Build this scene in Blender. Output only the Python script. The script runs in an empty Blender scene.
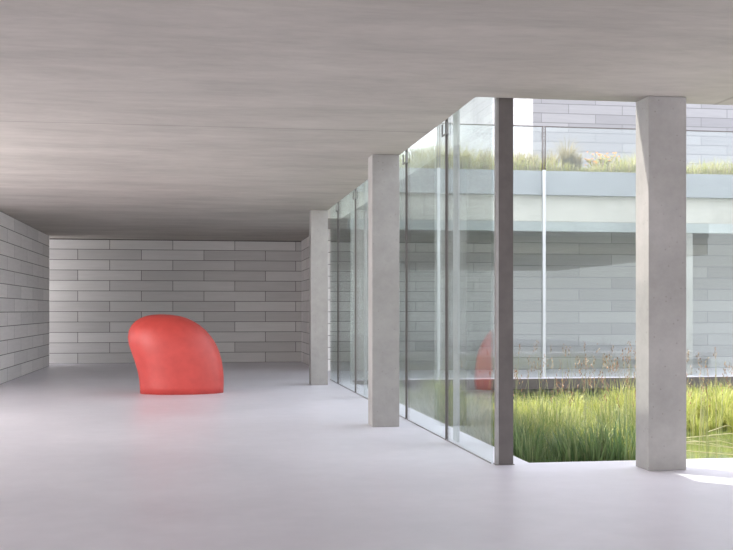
import bpy, bmesh, math, random
from mathutils import Vector
C = bpy.context.scene.collection
S = bpy.context.scene
PI = math.pi
# ------------------------------------------------------------------ camera
FPX, EYE = 1070.0, 1.57
TH = math.atan((366.5 - 197) / FPX)
cd = bpy.data.cameras.new('camera'); cam = bpy.data.objects.new('camera', cd); C.objects.link(cam)
cd.sensor_width = 36; cd.lens = FPX / 733 * 36; cd.shift_y = 35 / 733
cd.clip_start = .05; cd.clip_end = 500
cam.location = (0, 0, EYE); cam.rotation_euler = (PI / 2, 0, -TH)
S.camera = cam
# ------------------------------------------------------------------ sky, sun, exposure
w = bpy.data.worlds.new('sky'); S.world = w; w.use_nodes = True
nt = w.node_tree; bg = nt.nodes['Background']
sky = nt.nodes.new('ShaderNodeTexSky'); sky.sky_type = 'NISHITA'; sky.sun_disc = False
sky.sun_elevation = math.radians(64); sky.sun_rotation = math.radians(-45); sky.air_density = 1.0; sky.dust_density = 3
mx = nt.nodes.new('ShaderNodeMix'); mx.data_type = 'RGBA'; mx.inputs[0].default_value = .8
sc_ = nt.nodes.new('ShaderNodeVectorMath'); sc_.operation = 'SCALE'; sc_.inputs['Scale'].default_value = .25
nt.links.new(sky.outputs[0], sc_.inputs[0]); nt.links.new(sc_.outputs[0], mx.inputs[6])
mx.inputs[7].default_value = (1.0, 1.0, 1.06, 1)
nt.links.new(mx.outputs[2], bg.inputs[0]); bg.inputs[1].default_value = 1.55
sd = bpy.data.lights.new('sun', 'SUN'); sun = bpy.data.objects.new('sun', sd); C.objects.link(sun)
sd.energy = 4.8; sd.angle = math.radians(.8); sd.color = (1, .95, .86)
sun.rotation_euler = Vector((1.0, -1.0, -2.9)).to_track_quat('-Z', 'Y').to_euler()
sun.location = (-5, 25, 30)
def unseen_lamp(name, loc, aim, sx, sy, power, col):
    # unseen lamps added to brighten the hall from behind the camera and the left
    ld = bpy.data.lights.new(name, 'AREA'); ld.shape = 'RECTANGLE'; ld.size = sx; ld.size_y = sy; ld.energy = power; ld.color = col
    o = bpy.data.objects.new(name, ld); C.objects.link(o); o.location = loc
    o.rotation_euler = Vector(aim).to_track_quat('-Z', 'Z').to_euler(); return o
unseen_lamp('fill_left', (-7.5, 14.6, 1.5), (1, 0, 0), 15, 2.8, 980, (1, .955, .94))
unseen_lamp('daylight_passage', (-5.6, 31.65, 1.7), (1, 0, 0), .9, 3.0, 16, (1, .97, .95))
unseen_lamp('fill_behind', (3.0, -7.2, 1.85), (0, 1, 0), 14, 3.4, 45, (1, .97, .95))
S.view_settings.view_transform = 'Standard'; S.view_settings.look = 'None'
S.view_settings.gamma = 1; S.view_settings.use_curve_mapping = False
S.view_settings.exposure = 1.02
try:
    S.cycles.max_bounces = 14; S.cycles.diffuse_bounces = 8; S.cycles.transparent_max_bounces = 32
    S.cycles.glossy_bounces = 5; S.cycles.use_denoising = True; S.cycles.sample_clamp_indirect = 6
except Exception: pass

# ------------------------------------------------------------------ materials
def newmat(name):
    m = bpy.data.materials.new(name); m.use_nodes = True
    return m, m.node_tree.nodes, m.node_tree.links, m.node_tree.nodes['Principled BSDF']
def tex(N, L, coord='Object', scale=(1, 1, 1)):
    t = N.new('ShaderNodeTexCoord'); mp = N.new('ShaderNodeMapping'); mp.inputs['Scale'].default_value = scale
    L.new(t.outputs[coord], mp.inputs[0]); return mp.outputs[0]
def noise(N, L, vec, scale, detail=4, rough=.55):
    n = N.new('ShaderNodeTexNoise'); n.inputs['Scale'].default_value = scale
    n.inputs['Detail'].default_value = detail; n.inputs['Roughness'].default_value = rough
    L.new(vec, n.inputs['Vector']); return n.outputs['Fac']
def ramp(N, L, fac, stops):
    r = N.new('ShaderNodeValToRGB'); L.new(fac, r.inputs[0]); e = r.color_ramp.elements
    while len(e) < len(stops): e.new(.5)
    for q, (p, c) in zip(e, stops): q.position = p; q.color = (*c, 1)
    return r.outputs[0]
def mix(N, L, mode, fac, a, b):
    m = N.new('ShaderNodeMix'); m.data_type = 'RGBA'; m.blend_type = mode
    if isinstance(fac, (int, float)): m.inputs[0].default_value = fac
    else: L.new(fac, m.inputs[0])
    for i, v in ((6, a), (7, b)):
        if isinstance(v, tuple): m.inputs[i].default_value = (*v, 1)
        else: L.new(v, m.inputs[i])
    return m.outputs[2]
def bump(N, L, P, h, strength=.2, dist=.01):
    b = N.new('ShaderNodeBump'); b.inputs['Strength'].default_value = strength; b.inputs['Distance'].default_value = dist
    L.new(h, b.inputs['Height']); L.new(b.outputs[0], P.inputs['Normal'])
def math_(N, L, op, a, b=None):
    m = N.new('ShaderNodeMath'); m.operation = op
    for i, v in enumerate((a, b)):
        if v is None: continue
        if isinstance(v, (int, float)): m.inputs[i].default_value = v
        else: L.new(v, m.inputs[i])
    return m.outputs[0]

def plain(name, col, rough=.5, metal=0, var=.12, nscale=6):
    m, N, L, P = newmat(name)
    n = noise(N, L, tex(N, L), nscale)
    c = ramp(N, L, n, [(.3, tuple(x * (1 - var) for x in col)), (.7, tuple(min(1, x * (1 + var)) for x in col))])
    L.new(c, P.inputs['Base Color']); P.inputs['Roughness'].default_value = rough; P.inputs['Metallic'].default_value = metal
    return m

def concrete(name, a, b, joints=False, pores=False, stretch=(1, 1, 1), rough=.75):
    m, N, L, P = newmat(name)
    v = tex(N, L, 'Object', stretch)
    if joints:
        wp = N.new('ShaderNodeTexNoise'); wp.inputs['Scale'].default_value = .5; L.new(v, wp.inputs['Vector'])
        va = N.new('ShaderNodeVectorMath'); va.operation = 'MULTIPLY_ADD'; L.new(wp.outputs['Color'], va.inputs[0]); va.inputs[1].default_value = (.6, .9, 0); L.new(v, va.inputs[2]); v = va.outputs[0]
    v0 = tex(N, L)
    n1 = noise(N, L, v, 1.1, 8, .68); n2 = noise(N, L, v0, .35, 3); n3 = noise(N, L, v, 9, 4, .7)
    c = ramp(N, L, n1, [(.34, a), (.66, b)])
    c = mix(N, L, 'MULTIPLY', .6, c, ramp(N, L, n2, [(.35, (.86, .85, .85)), (.65, (1, 1, 1))]))
    c = mix(N, L, 'MULTIPLY', .35, c, ramp(N, L, n3, [(.35, (.82, .82, .82)), (.6, (1, 1, 1))]))
    h = n3
    if pores:
        vo = N.new('ShaderNodeTexVoronoi'); vo.inputs['Scale'].default_value = 13; L.new(v0, vo.inputs['Vector'])
        p = ramp(N, L, vo.outputs['Distance'], [(.06, (.55, .54, .53)), (.12, (1, 1, 1))])
        c = mix(N, L, 'MULTIPLY', .6, c, p)
    if joints:     # formwork joints of the slab
        sx = N.new('ShaderNodeSeparateXYZ'); L.new(v0, sx.inputs[0])
        dy = math_(N, L, 'ABSOLUTE', math_(N, L, 'SUBTRACT', sx.outputs[1], 12.32))
        dx = math_(N, L, 'ABSOLUTE', math_(N, L, 'SUBTRACT', sx.outputs[0], 5.2))
        d = math_(N, L, 'MINIMUM', dx, dy)
        ln = math_(N, L, 'LESS_THAN', d, .022)
        c = mix(N, L, 'MULTIPLY', math_(N, L, 'MULTIPLY', ln, .6), c, (.62, .60, .58))
    L.new(c, P.inputs['Base Color']); P.inputs['Roughness'].default_value = rough
    bump(N, L, P, h, .12, .01)
    return m

def blockwork(name, c1, c2, mortar, shift=0.0, zshift=0.0, axis=None, m_size=.007):
    """1 ft x 6 ft stacked concrete blocks with narrow dark joints"""
    m, N, L, P = newmat(name)
    v0 = tex(N, L); sx = N.new('ShaderNodeSeparateXYZ'); L.new(v0, sx.inputs[0])
    if axis is None:
        g = N.new('ShaderNodeNewGeometry'); sn = N.new('ShaderNodeSeparateXYZ'); L.new(g.outputs['True Normal'], sn.inputs[0])
        k = math_(N, L, 'GREATER_THAN', math_(N, L, 'ABSOLUTE', sn.outputs[0]), .5)
        mm = N.new('ShaderNodeMix'); L.new(k, mm.inputs[0]); L.new(sx.outputs[0], mm.inputs[2]); L.new(sx.outputs[1], mm.inputs[3])
        u = mm.outputs[0]
    else: u = sx.outputs[axis]
    u = math_(N, L, 'ADD', u, shift + 182.88); z = math_(N, L, 'ADD', sx.outputs[2], zshift + 30.48)
    cb = N.new('ShaderNodeCombineXYZ'); L.new(u, cb.inputs[0]); L.new(z, cb.inputs[1])
    b = N.new('ShaderNodeTexBrick'); L.new(cb.outputs[0], b.inputs['Vector'])
    b.offset = .5; b.offset_frequency = 2; b.squash = 1
    b.inputs['Scale'].default_value = 1; b.inputs['Brick Width'].default_value = 1.8288; b.inputs['Row Height'].default_value = .3048
    b.inputs['Mortar Size'].default_value = m_size; b.inputs['Mortar Smooth'].default_value = .3
    b.inputs['Color1'].default_value = (*c1, 1); b.inputs['Color2'].default_value = (*c2, 1); b.inputs['Mortar'].default_value = (*mortar, 1)
    n = noise(N, L, tex(N, L, 'Object', (.5, .5, 5)), 3, 6, .6)
    c = mix(N, L, 'MULTIPLY', .5, b.outputs['Color'], ramp(N, L, n, [(.3, (.84, .84, .83)), (.7, (1, 1, 1))]))
    L.new(c, P.inputs['Base Color']); P.inputs['Roughness'].default_value = .8
    bump(N, L, P, math_(N, L, 'SUBTRACT', 1.0, b.outputs['Fac']), .6, .01)
    return m

def floor_mat():
    m, N, L, P = newmat('polished_floor')
    v = tex(N, L)
    n1 = noise(N, L, v, .5, 5, .6); n2 = noise(N, L, v, 4, 5, .6)
    c = ramp(N, L, n1, [(.3, (.70, .685, .745)), (.7, (.79, .77, .83))])
    c = mix(N, L, 'MULTIPLY', .25, c, ramp(N, L, n2, [(.35, (.88, .88, .88)), (.65, (1, 1, 1))]))
    L.new(c, P.inputs['Base Color'])
    r = ramp(N, L, n1, [(.3, (.30,) * 3), (.7, (.40,) * 3)]); L.new(r, P.inputs['Roughness'])
    P.inputs['Specular IOR Level'].default_value = .5
    bump(N, L, P, noise(N, L, v, 1.3, 2), .03, .01)
    return m

def glass_mat(name, tint, refl=1.0):
    m, N, L, P = newmat(name); N.remove(P)
    out = [n for n in N if n.type == 'OUTPUT_MATERIAL'][0]
    tr = N.new('ShaderNodeBsdfTransparent'); tr.inputs[0].default_value = (*tint, 1)
    gl = N.new('ShaderNodeBsdfGlossy'); gl.inputs['Roughness'].default_value = 0.0; gl.inputs[0].default_value = (.93, .97, .96, 1)
    lw = N.new('ShaderNodeLayerWeight'); lw.inputs[0].default_value = .5
    # Schlick reflectance from the facing angle: the same on both faces of the pane
    f = math_(N, L, 'POWER', lw.outputs['Facing'], 5.0)
    f = math_(N, L, 'ADD', math_(N, L, 'MULTIPLY', f, .95 * refl), .045 * refl)
    ms = N.new('ShaderNodeMixShader'); L.new(f, ms.inputs[0]); L.new(tr.outputs[0], ms.inputs[1]); L.new(gl.outputs[0], ms.inputs[2])
    L.new(ms.outputs[0], out.inputs[0]); return m

def leaf_mat(name, cols, transl=.45):
    m, N, L, P = newmat(name)
    out = [n for n in N if n.type == 'OUTPUT_MATERIAL'][0]
    g = N.new('ShaderNodeNewGeometry')
    st = [(i / (len(cols) - 1), c) for i, c in enumerate(cols)]
    c = ramp(N, L, g.outputs['Random Per Island'], st)
    L.new(c, P.inputs['Base Color']); P.inputs['Roughness'].default_value = .45
    t = N.new('ShaderNodeBsdfTranslucent'); L.new(c, t.inputs[0])
    ms = N.new('ShaderNodeMixShader'); ms.inputs[0].default_value = transl
    L.new(P.outputs[0], ms.inputs[1]); L.new(t.outputs[0], ms.inputs[2]); L.new(ms.outputs[0], out.inputs[0])
    return m

M = {}
M['floor'] = floor_mat()
M['ceil'] = concrete('ceiling_concrete', (.40, .37, .335), (.52, .485, .44), joints=True, stretch=(.45, 1.3, 1))
M['roof'] = concrete('roof_concrete', (.37, .385, .385), (.43, .445, .445), stretch=(.4, .4, 1))
M['fascia'] = concrete('fascia_concrete', (.235, .24, .26), (.28, .285, .305), stretch=(.3, .3, 1))
M['col'] = concrete('column_concrete', (.335, .322, .305), (.43, .412, .395), pores=True)
M['back'] = blockwork('back_wall_blocks', (.58, .565, .55), (.75, .735, .715), (.15, .14, .13), axis=0, shift=-1.12, m_size=.009)
M['left'] = blockwork('left_wall_blocks', (.70, .675, .665), (.82, .79, .775), (.20, .18, .17), axis=1, shift=-1.518, m_size=.009)
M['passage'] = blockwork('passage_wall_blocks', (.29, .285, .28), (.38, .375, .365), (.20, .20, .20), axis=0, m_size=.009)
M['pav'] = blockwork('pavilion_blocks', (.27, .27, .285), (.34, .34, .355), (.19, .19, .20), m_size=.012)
M['steel'] = plain('dark_bronze_steel', (.115, .10, .095), .45, .3)
M['alu'] = plain('pale_aluminium', (.50, .51, .53), .35, .1, .05)
M['nickel'] = plain('bracket_steel', (.30, .29, .28), .4, .7)
M['glass'] = glass_mat('clear_glass', (.95, .975, .965))
M['glass_far'] = glass_mat('far_glass', (.965, .985, .98), .9)
M['soil'] = plain('roof_soil', (.16, .13, .08), .9)
M['reed'] = leaf_mat('reed_leaf', [(.09, .14, .04), (.16, .22, .06), (.28, .31, .10), (.46, .44, .20), (.14, .18, .06)])
M['reed_dark'] = leaf_mat('iris_leaf', [(.09, .16, .06), (.13, .20, .08), (.19, .26, .10), (.11, .17, .07), (.30, .33, .16)])
M['reed_yel'] = leaf_mat('sedge_leaf', [(.20, .26, .05), (.38, .42, .08), (.56, .54, .20), (.17, .24, .05), (.44, .38, .15)])
M['straw'] = leaf_mat('dry_stem', [(.50, .46, .26), (.56, .52, .34), (.38, .36, .16)], .2)
M['rush'] = leaf_mat('rush_stalk', [(.26, .30, .12), (.40, .38, .20), (.20, .26, .09)], .2)
M['seed'] = leaf_mat('seed_head', [(.22, .11, .055), (.32, .18, .10), (.24, .19, .09)], .2)
M['meadow'] = leaf_mat('meadow_leaf', [(.30, .31, .09), (.42, .40, .12), (.22, .26, .08), (.46, .40, .22), (.28, .24, .15)])
M['feather'] = leaf_mat('feather_grass_blade', [(.24, .20, .10), (.32, .27, .16), (.18, .17, .08)])
M['flower'] = leaf_mat('orange_flower', [(.85, .35, .10), (.90, .50, .15), (.80, .25, .10)], .3)
def red_mat():
    m, N, L, P = newmat('matte_red_paint')
    v = tex(N, L); n = noise(N, L, v, 5, 5); n2 = noise(N, L, tex(N, L, 'Object', (1, 1, 6)), 30, 3)
    L.new(ramp(N, L, n, [(.3, (.50, .055, .045)), (.7, (.58, .068, .055))]), P.inputs['Base Color'])
    P.inputs['Roughness'].default_value = .45; bump(N, L, P, n2, .25, .004); return m
M['red'] = red_mat()
def water_mat():
    m, N, L, P = newmat('pond_water')
    v = tex(N, L)
    L.new(ramp(N, L, noise(N, L, v, .8, 4), [(.35, (.05, .075, .03)), (.65, (.11, .14, .05))]), P.inputs['Base Color'])
    P.inputs['Roughness'].default_value = .06; P.inputs['Specular IOR Level'].default_value = .7
    bump(N, L, P, noise(N, L, v, 3, 3), .08, .02); return m
M['water'] = water_mat()

# ------------------------------------------------------------------ helpers
def link(name, bm, mat, parent=None, bevel=0, smooth=False):
    me = bpy.data.meshes.new(name); bm.normal_update(); bm.to_mesh(me); bm.free()
    if isinstance(mat, (list, tuple)):
        for q in mat: me.materials.append(q)
    else: me.materials.append(mat)
    if smooth:
        for p in me.polygons: p.use_smooth = True
    o = bpy.data.objects.new(name, me); C.objects.link(o)
    if parent: o.parent = parent
    if bevel:
        b = o.modifiers.new('bevel', 'BEVEL'); b.width = bevel; b.segments = 2
    return o
def box(bm, x0, x1, y0, y1, z0, z1):
    vs = [bm.verts.new(p) for p in ((x0, y0, z0), (x1, y0, z0), (x1, y1, z0), (x0, y1, z0), (x0, y0, z1), (x1, y0, z1), (x1, y1, z1), (x0, y1, z1))]
    for f in ((0, 3, 2, 1), (4, 5, 6, 7), (0, 1, 5, 4), (1, 2, 6, 5), (2, 3, 7, 6), (3, 0, 4, 7)): bm.faces.new([vs[i] for i in f])
def B(*boxes):
    bm = bmesh.new()
    for b in boxes: box(bm, *b)
    return bm
def prism(pts, z0, z1):
    bm = bmesh.new()
    lo = [bm.verts.new((x, y, z0)) for x, y in pts]; hi = [bm.verts.new((x, y, z1)) for x, y in pts]
    bm.faces.new(list(reversed(lo))); bm.faces.new(hi); n = len(pts)
    for i in range(n): bm.faces.new([lo[i], lo[(i + 1) % n], hi[(i + 1) % n], hi[i]])
    return bm
def struct(o, label=None):
    o['kind'] = 'structure'
    if label: o['label'] = label
    return o
def tag(o, label, cat, group=None, kind=None):
    o['label'] = label; o['category'] = cat
    if group: o['group'] = group
    if kind: o['kind'] = kind
    return o
def empty(name, loc, label, cat, group=None):
    o = bpy.data.objects.new(name, None); o.empty_display_size = .2; C.objects.link(o); o.location = loc
    return tag(o, label, cat, group)
def cam_pt(px, py, z=None, Y=None):
    """a point of the place from a pixel: on the height z, or on the plane Y"""
    k = (px - 366.5) / FPX
    dx, dy = math.sin(TH) + k * math.cos(TH), math.cos(TH) - k * math.sin(TH)
    d = FPX * (EYE - z) / (py - 310) if z is not None else Y / dy
    return Vector((d * dx, d * dy, EYE - (py - 310) / FPX * d))

# ------------------------------------------------------------------ building dimensions
H = 3.66                      # ceiling of the hall
XE, YE = 2.70, 10.2           # slab edges along the court
XG, YG = 2.97, 10.5           # glass line
XF, YF = 3.37, 10.6           # floor edges at the water
YB = 24.0                     # glass of the passage across the court
YW = 27.3                     # wall of that passage
YH = 32.3                     # back wall of the hall
Z1, Z2 = 4.27, 4.83           # planter fascia
XL, XR, Y0 = -4.1, 19.0, -7.0

struct(link('floor', prism([(-12, Y0), (XR, Y0), (XR, YF), (XF, YF), (XF, YB - .15), (XR, YB - .15), (XR, 34), (-12, 34)], -.25, 0), M['floor']),
       'pale lavender polished concrete floor')
struct(link('ceiling', prism([(-12, Y0), (XR, Y0), (XR, YE), (XE, YE), (XE, YB + .27), (XR, YB + .27), (XR, 34), (-12, 34)], H, Z1 - .002), M['ceil']),
       'board-marked grey concrete ceiling slab')
struct(link('roof', prism([(-12, Y0), (XR, Y0), (XR, YE + .12), (2.88, YE + .12), (2.88, YB + .1), (XR, YB + .1), (XR, 34), (-12, 34)], Z1, Z2), M['fascia']),
       'blue-grey planter fascia around the open court')
# walls
struct(link('wall_back', B((-12, 3.42, YH, YH + .3, 0, H - .03)), M['back']), 'grey concrete block wall at the end of the hall')
struct(link('shade_strip_back', B((-12, 3.12, YH + .06, YH + .3, H - .03, H - .002)), M['steel']), 'dark strip for the shade in the gap above the back wall')  # shade of the gap put in as a dark recessed strip
struct(link('wall_left', B((XL - .3, XL, 22.3, 31.1, 0, H - .002)), M['left']), 'pale concrete block wall along the left of the hall')
struct(link('wall_right', B((3.12, 3.42, YW, YH, 0, H - .002)), M['left']), 'short pale wall return beside the far column')
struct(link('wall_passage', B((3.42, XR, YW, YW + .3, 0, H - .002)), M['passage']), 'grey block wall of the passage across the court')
# pond basin
struct(link('wall_basin_left', B((XF - .4, XF - .12, YF - .1, YB + .05, -.9, -.26)), M['col']), 'dark recessed basin edge along the hall')
struct(link('wall_basin_front', B((XF - .1, XR, YF - .4, YF - .12, -.9, -.26)), M['col']), 'recessed basin edge at the near side of the pond')
struct(link('wall_basin_far', B((XF - .1, XR, YB + .07, YB + .3, -.9, -.26)), M['col']), 'dark recessed basin edge below the passage across the court')
struct(link('shade_strip_far', B((XF, XR, YB - .17, YB - .152, -.262, -.02)), M['steel']), 'dark strip for the shade at the floor slab edge across the pond')  # dark strip stands in for the shade below the far slab edge
struct(link('soffit_cover', B((3.42, XR, YB + .272, YB + .45, 3.43, H - .002)), M['roof']), 'added pale strip hiding the dim passage soffit across the court')  # added so the dark underside of the passage slab reads pale
wt = link('pond_water', B((XF - .1, XR, YF - .1, YB + .05, -.8, -.35)), M['water'])
tag(wt, 'shallow green pond water between the reeds of the court', 'water', kind='stuff')
so = link('roof_soil', B((3.4, XR - .1, YB + .3, 33.1, Z2, Z2 + .03)), M['soil']); struct(so)

# upper pavilion volume behind the roof planting
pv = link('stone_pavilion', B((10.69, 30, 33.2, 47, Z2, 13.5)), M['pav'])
tag(pv, 'tall pale block-clad pavilion rising behind the planted roof', 'building')

# ------------------------------------------------------------------ columns
def column(x0, x1, y0, y1, label, top=H - .001):
    o = link('concrete_column', B((x0, x1, y0, y1, 0, top)), M['col'], bevel=.006)
    return tag(o, label, 'column', 'square concrete columns')
column(2.35, 2.72 - .01, 22.25, 22.6, 'pale far concrete column, left of the glass and nearest the block wall')
column(2.32, 2.69, 14.15, 14.5, 'grey concrete column in the middle, between the far column and the dark post')
column(4.352, 4.745, 9.88, 10.195, 'large concrete column at right with its left side sunlit')
c4 = column(11.46, 11.83, YB + .3, YB + .65, 'pale column across the court, seen through the far glass')

# ------------------------------------------------------------------ glazing of the hall (X = XG)
ys = [YG + .09, 12.6, 15.1, 17.6, 20.1, 22.65, YB]
names = ['first', 'second', 'third', 'fourth', 'fifth', 'sixth']
for i in range(6):
    a, b = ys[i], ys[i + 1]
    g = link('window_%d' % (i + 1), B((XG, XG + .02, a + .01, b - .01, .0, 5.8)), M['glass'])
    struct(g, '%s tall clear glass pane of the hall, counted from the dark corner post' % names[i])
    link('glazing_channel', B((XG - .008, XG - .001, a + .01, b - .01, .0, .012)), M['nickel'], g)
    if i < 5:
        link('mullion', B((XG - .012, XG + .025, b - .012, b + .010, 0, 5.8)), M['steel'], g, bevel=.002)
        bz = 3.75
        link('bracket', B((XG - .03, XG - .013, b - .13, b - .11, bz - .06, bz + .07), (XG - .03, XG - .013, b + .11, b + .13, bz - .06, bz + .07),
                          (XG - .03, XG - .013, b - .13, b + .13, bz - .075, bz - .06)), M['nickel'], g)
    if i in (0, 3):
        y = 12.24 if i == 0 else 19.12
        o = link('reflection_strip', B((XG + .022, XG + .05, y - .11, y + .10, .03, 4.26)), M['alu'], g, bevel=.003)  # bright reflection on the pane, built as a pale strip
        o['label'] = 'pale strip for a bright reflection in the glass'
post = empty('corner_post', (3.08, YG, 0), 'dark bronze steel post standing where the hall glass ends', 'post')
p1 = link('post_shaft', B((-.06, .09, -.01, .07, 0, 5.8)), M['steel'], post, bevel=.003)
p2 = link('post_flange', B((-.085, -.061, -.004, .07, 0, 5.8)), M['nickel'], post)
p3 = link('base_plate', B((-.095, .10, -.02, .08, 0, .006)), M['steel'], post)

# ------------------------------------------------------------------ glazing across the court (Y = YB)
xs = [XG + .03, 5.47, 7.985, 10.47, 12.98, 15.5, 18.0]
for i in range(6):
    a, b = xs[i], xs[i + 1]
    g = link('window_%d' % (i + 7), B((a + .01, b - .01, YB, YB + .02, 0, 5.84)), M['glass_far'])
    struct(g, '%s glass pane across the court, counted from the left' % names[i])
    link('top_rail', B((a + .01, b - .01, YB - .01, YB + .03, 5.84, 5.86)), M['steel'], g)
    if i < 5:
        link('mullion', B((b - .035, b + .035, YB - .05, YB - .001, 0, Z2)), M['alu'], g, bevel=.003)['label'] = 'pale lower mullion'
        link('mullion', B((b - .04, b - .02, YB - .04, YB - .001, Z2, 5.84), (b + .02, b + .04, YB - .04, YB - .001, Z2, 5.84)), M['steel'], g)['label'] = 'dark paired upper mullion'

# ------------------------------------------------------------------ the red sculpture: a plain leaning dome
def sculpture():
    rows = [(392.4, 139.9, 221.4), (386, 139.6, 221.6), (378, 138.8, 221.6), (370, 137.3, 221), (361, 134.8, 219.8), (352, 131.6, 217.3), (344, 129, 214),
            (337, 128, 209.6), (330, 129, 203.6), (325, 131.6, 197.8), (321, 135.5, 191.5), (318, 140, 185), (316, 145, 178.5), (314.8, 151, 171), (314.3, 157, 164.5)]
    base = Vector((-.28, 20.6, 0)); k = 1.56 / 81.5; bm = bmesh.new(); rings = []; n = 64
    for i, (y, l, r) in enumerate(rows):
        z = max(0, EYE - (y - 310) / FPX * 20.35) if i else 0
        xl, xr = -1.06 + (l - 139.9) * k, -1.06 + (r - 139.9) * k
        cx, rx = (xl + xr) / 2 - base.x, (xr - xl) / 2; ry = .52 * (rx / .8) ** .85
        ring = []
        for j in range(n):
            a = 2 * PI * j / n; c, s = math.cos(a), math.sin(a)
            ring.append(bm.verts.new((cx + rx * c, ry * s, z)))
        rings.append(ring)
    for a, b in zip(rings, rings[1:]):
        for j in range(n): bm.faces.new([a[j], a[(j + 1) % n], b[(j + 1) % n], b[j]])
    bm.faces.new(rings[-1]); bm.faces.new(list(reversed(rings[0])))
    o = link('red_sculpture', bm, M['red'], smooth=True); o.location = base
    for p in o.data.polygons:
        if len(p.vertices) > 4 and p.center.z < .1: p.use_smooth = False
    return tag(o, 'large smooth matte red rounded sculpture standing alone on the pale floor', 'sculpture')
sculpture()

# ------------------------------------------------------------------ plants
def blade(bm, p, h, lean, az, wd, droop=.3, seg=5, mi=0, w0=.7):
    d = Vector((math.cos(az), math.sin(az), 0)); s = Vector((-d.y, d.x, 0))
    prev = None
    for i in range(seg + 1):
        t = i / seg
        out = lean * h * (t ** 1.6 + droop * t ** 4)
        z = h * (t - droop * .55 * t ** 4 * min(1, lean * 2.5))
        c = p + d * out + Vector((0, 0, z))
        ww = wd * (w0 + (1 - w0) * math.sin(PI * min(1, t * 1.4))) * (1 - t ** 3) * .5
        if i == seg: cur = [bm.verts.new(c)]
        else: cur = [bm.verts.new(c - s * ww), bm.verts.new(c + s * ww)]
        if prev:
            f = bm.faces.new([prev[0], prev[1], cur[1], cur[0]] if len(cur) == 2 else [prev[0], prev[1], cur[0]]); f.material_index = mi
        prev = cur
    return c
def clump_bm(rnd, n, h, r, wd, lean=.25):
    bm = bmesh.new()
    for _ in range(n):
        a = rnd.uniform(0, 2 * PI); q = r * math.sqrt(rnd.random())
        blade(bm, Vector((q * math.cos(a), q * math.sin(a), 0)), h * rnd.uniform(.55, 1.1), lean * rnd.uniform(.2, 1.6), a + rnd.gauss(0, .8), wd * rnd.uniform(.7, 1.2), rnd.uniform(.1, .9))
    return bm
rnd = random.Random(5)
ZW = -.36
protos = {}
def clump(kind, loc, s, label, group, name='reed_clump', cat='reeds'):
    spec = {'iris': (80, .92, .22, .024, .22, 'reed_dark'), 'reed': (140, .9, .25, .018, .3, 'reed'), 'sedge': (170, .8, .26, .014, .4, 'reed_yel')}[kind]
    key = (kind, rnd.randrange(3))
    if key not in protos:
        o = link(name, clump_bm(rnd, *spec[:5]), M[spec[5]]); protos[key] = o.data
    else:
        o = bpy.data.objects.new(name, protos[key]); C.objects.link(o)
    o.location = loc; o.scale = (s, s, s * rnd.uniform(.92, 1.08)); o.rotation_euler = (0, 0, rnd.uniform(0, 6.28))
    return tag(o, label, cat, group)
def scatter(kind, x0, x1, y0, y1, n, smin, smax, label, group, mind=.3):
    pts = []; tries = 0
    while len(pts) < n and tries < 4000:
        tries += 1
        p = (rnd.uniform(x0, x1), rnd.uniform(y0, y1))
        if all((p[0] - q[0]) ** 2 + (p[1] - q[1]) ** 2 > mind ** 2 for q in pts): pts.append(p)
    for p in pts:
        u, v = int(3 * (p[0] - x0) / (x1 - x0 + 1e-6)), int(3 * (p[1] - y0) / (y1 - y0 + 1e-6))
        side = ('left', 'middle', 'right')[u]; row = ('nearest', 'middle', 'farthest')[v]
        clump(kind, (p[0], p[1], ZW), rnd.uniform(smin, smax), '%s, %s row at its %s' % (label, row, side), '%s, %s row at the %s' % (group, row, side))
# shaded dark green band at the front left of the court
scatter('iris', 3.65, 4.75, 10.95, 12.6, 18, .5, .92, 'dark green iris clump in the shaded pond front', 'dark iris clumps at the front', .24)
scatter('reed', 4.5, 6.4, 13.4, 16.0, 22, .45, .8, 'mid green reed clump in the sunny middle patch', 'green reed clumps in the middle', .34)
scatter('reed', 3.7, 4.9, 13.0, 22.0, 44, .5, .75, 'low green reed clump along the hall glass', 'reed clumps along the hall glass', .3)
scatter('sedge', 5.0, 9.0, 15.2, 19.0, 50, .45, .72, 'yellow-green sedge clump in the back patch', 'sunny sedge clumps', .38)
scatter('sedge', 7.6, 12.2, 16.3, 18.6, 70, .72, .95, 'bright yellow reed clump past the large column', 'sunny clumps right of the column', .3)
clump('sedge', (4.95, 11.6, ZW), .95, 'pale arching sedge clump at the pond edge left of the large column', None)
clump('sedge', (4.75, 12.5, ZW), .95, 'bright sedge clump just behind the pale arching one', None)
clump('reed', (5.75, 13.3, ZW), .85, 'tall green reed clump touching the left outline of the large column', None)

# low fill grass of the pond: nobody could count it
bm = bmesh.new()
for _ in range(6500):
    x, y = rnd.uniform(3.5, 15), rnd.uniform(10.8, 23.8)
    if x > 5.6 and y < 16.3 - .25 * (9 - x if x < 9 else 0): 
        if rnd.random() > .10: continue
    if x > 4.65 and y < 13.4 and rnd.random() > .06: continue
    h = rnd.uniform(.10, .40) if y < 17 else rnd.uniform(.08, .22)
    blade(bm, Vector((x, y, ZW)), h, rnd.uniform(.1, .7), rnd.uniform(0, 6.28), rnd.uniform(.010, .02), rnd.uniform(0, 1), 3)
tag(link('marsh_grass', bm, M['reed']), 'short marsh grass growing over the pond between the clumps', 'grass', kind='stuff')
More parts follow.
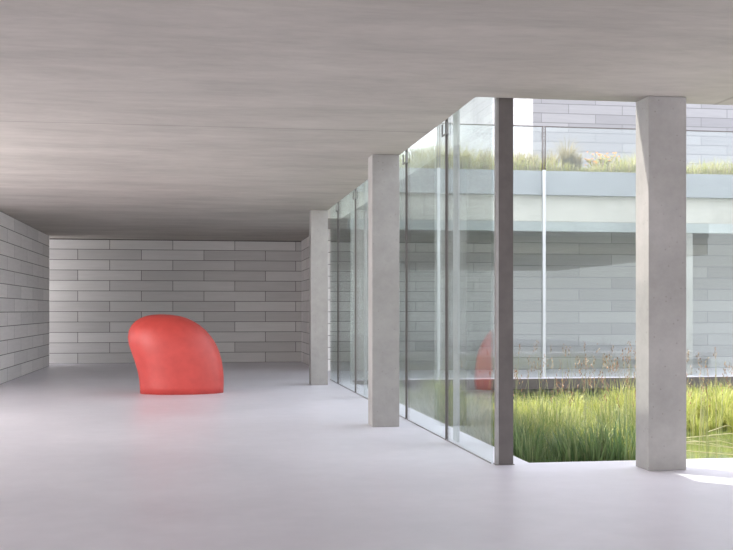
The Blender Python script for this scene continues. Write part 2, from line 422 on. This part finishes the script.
# tall seeding stalks
bm = bmesh.new()
for _ in range(230):
    if rnd.random() < .8: x, y = rnd.uniform(4.3, 7.6), rnd.uniform(12.2, 17)
    else: x, y = rnd.uniform(7, 12), rnd.uniform(16.5, 19.5)
    h = rnd.uniform(.8, 1.5) * (1.0 if x < 7 else .8)
    tip = blade(bm, Vector((x, y, ZW)), h, rnd.uniform(0, .25), rnd.uniform(0, 6.28), .010, .2, 5, 0)
    for q in range(7):
        z = tip + Vector((rnd.gauss(0, .012), rnd.gauss(0, .012), -q * .022))
        blade(bm, z, .035, .6, rnd.uniform(0, 6.28), .014, .2, 2, 1)
tag(link('seeding_rushes', bm, [M['rush'], M['seed']]), 'thin tall rush stalks with red-brown seed heads above the pond reeds', 'rushes', kind='stuff')
# bent dry stems lying on the water
def stem(pts, r=.012):
    bm = bmesh.new(); P = []
    for i in range(13):
        t = i / 12 * 3; k = min(2, int(t)); u = t - k; P.append(pts[k].lerp(pts[k + 1], u * u * (3 - 2 * u) * .4 + u * .6))
    rings = []
    for i, p in enumerate(P):
        d = (P[min(12, i + 1)] - P[max(0, i - 1)]).normalized(); a = d.cross(Vector((0, 0, 1))).normalized(); b = d.cross(a)
        rr = r * (1 - .5 * i / 12); rings.append([bm.verts.new(p + (a * math.cos(q * PI / 3) + b * math.sin(q * PI / 3)) * rr) for q in range(6)])
    for a, b in zip(rings, rings[1:]):
        for q in range(6): bm.faces.new([a[q], a[(q + 1) % 6], b[(q + 1) % 6], b[q]])
    bm.faces.new(rings[0][::-1]); bm.faces.new(rings[-1])
    return link('fallen_stem', bm, M['straw'])
for i in range(16):
    x, y = (rnd.uniform(5.6, 8.5), rnd.uniform(12.2, 15.6)) if i % 2 else (rnd.uniform(4.5, 6.0), rnd.uniform(11.6, 13.2))
    a = rnd.uniform(-.7, .3); ln = rnd.uniform(.9, 2.2)
    pts = [Vector((x + math.cos(a) * ln * t, y + math.sin(a) * ln * t, -.345 + .16 * math.sin(PI * t) * rnd.random())) for t in (0, .3, .6, 1)]
    tag(stem(pts, .008), 'pale dry stem lying across the open water by the large column', 'stem', 'dry stems on the water')

# roof planting across the court
bm = bmesh.new()
for _ in range(16000):
    x, y = rnd.uniform(3.6, 16), YB + .35 + 3.2 * rnd.random() ** 1.5
    hh = .26 + .14 * math.sin(x * 1.9) * math.sin(x * .7 + 1) + (.10 if x < 7.5 else 0)
    h = max(.14, 1.45 * hh * rnd.uniform(.4, 1.3))
    blade(bm, Vector((x, y, Z2 + .02)), h, rnd.uniform(.1, .7), rnd.uniform(0, 6.28), rnd.uniform(.008, .02), rnd.uniform(0, 1), 3)
tag(link('roof_meadow', bm, M['meadow']), 'yellow-green meadow planting along the roof edge across the court', 'plants', kind='stuff')
def tuft(px, h, label, n=260, wd=.016, lean=.28):
    p = cam_pt(px, 165, Y=YB + .8); p.z = Z2 + .02
    o = link('feather_grass', clump_bm(rnd, n, h, .10, wd, lean), M['feather']); o.location = p
    tag(o, label, 'grass tuft', 'feather grass tufts on the roof')
tuft(567, .95, 'tallest feathery tan grass tuft on the roof, right of the pale mullion')
tuft(576, .62, 'short feathery tuft leaning right of the tallest one on the roof')
tuft(552, .62, 'feathery tan grass tuft on the roof directly right of the pale mullion')
tuft(531, .60, 'feathery tuft on the roof at the left edge of the grey pavilion front')
tuft(520, .62, 'feathery roof tuft just right of the dark corner post')
tuft(486, .66, 'feathery roof tuft seen through glass just left of the dark corner post')
tuft(466, .62, 'feathery roof tuft seen in the middle of the nearest glass pane')
tuft(436, .80, 'tallest roof tuft seen through the second glass pane')
tuft(418, .70, 'feathery roof tuft seen at the left of the second glass pane')
def flowering(px, h, n, label):
    p = cam_pt(px, 165, Y=YB + .7); p.z = Z2 + .02
    root = empty('flowering_plant', p, label, 'plant')
    bs, bf = bmesh.new(), bmesh.new()
    for _ in range(n):
        a = rnd.uniform(0, 6.28); tip = blade(bs, Vector((rnd.gauss(0, .12), rnd.gauss(0, .08), 0)), h * rnd.uniform(.5, 1), rnd.uniform(.1, .5), a, .010, .1, 4)
        for k in range(5): blade(bs, tip * rnd.uniform(.5, .9), .10, 1.0, rnd.uniform(0, 6.28), .03, .4, 3)
        for k in range(6): blade(bf, tip + Vector((0, 0, -.01)), .035, 1.4, k * 1.05, .025, .1, 2)
    link('leaves', bs, M['meadow'], root); link('flowers', bf, M['flower'], root)
flowering(604, .58, 26, 'small orange-flowered plant on the roof left of the large column')
flowering(596, .40, 14, 'low yellow-leaved flowering plant beside the orange-flowered one on the roof')
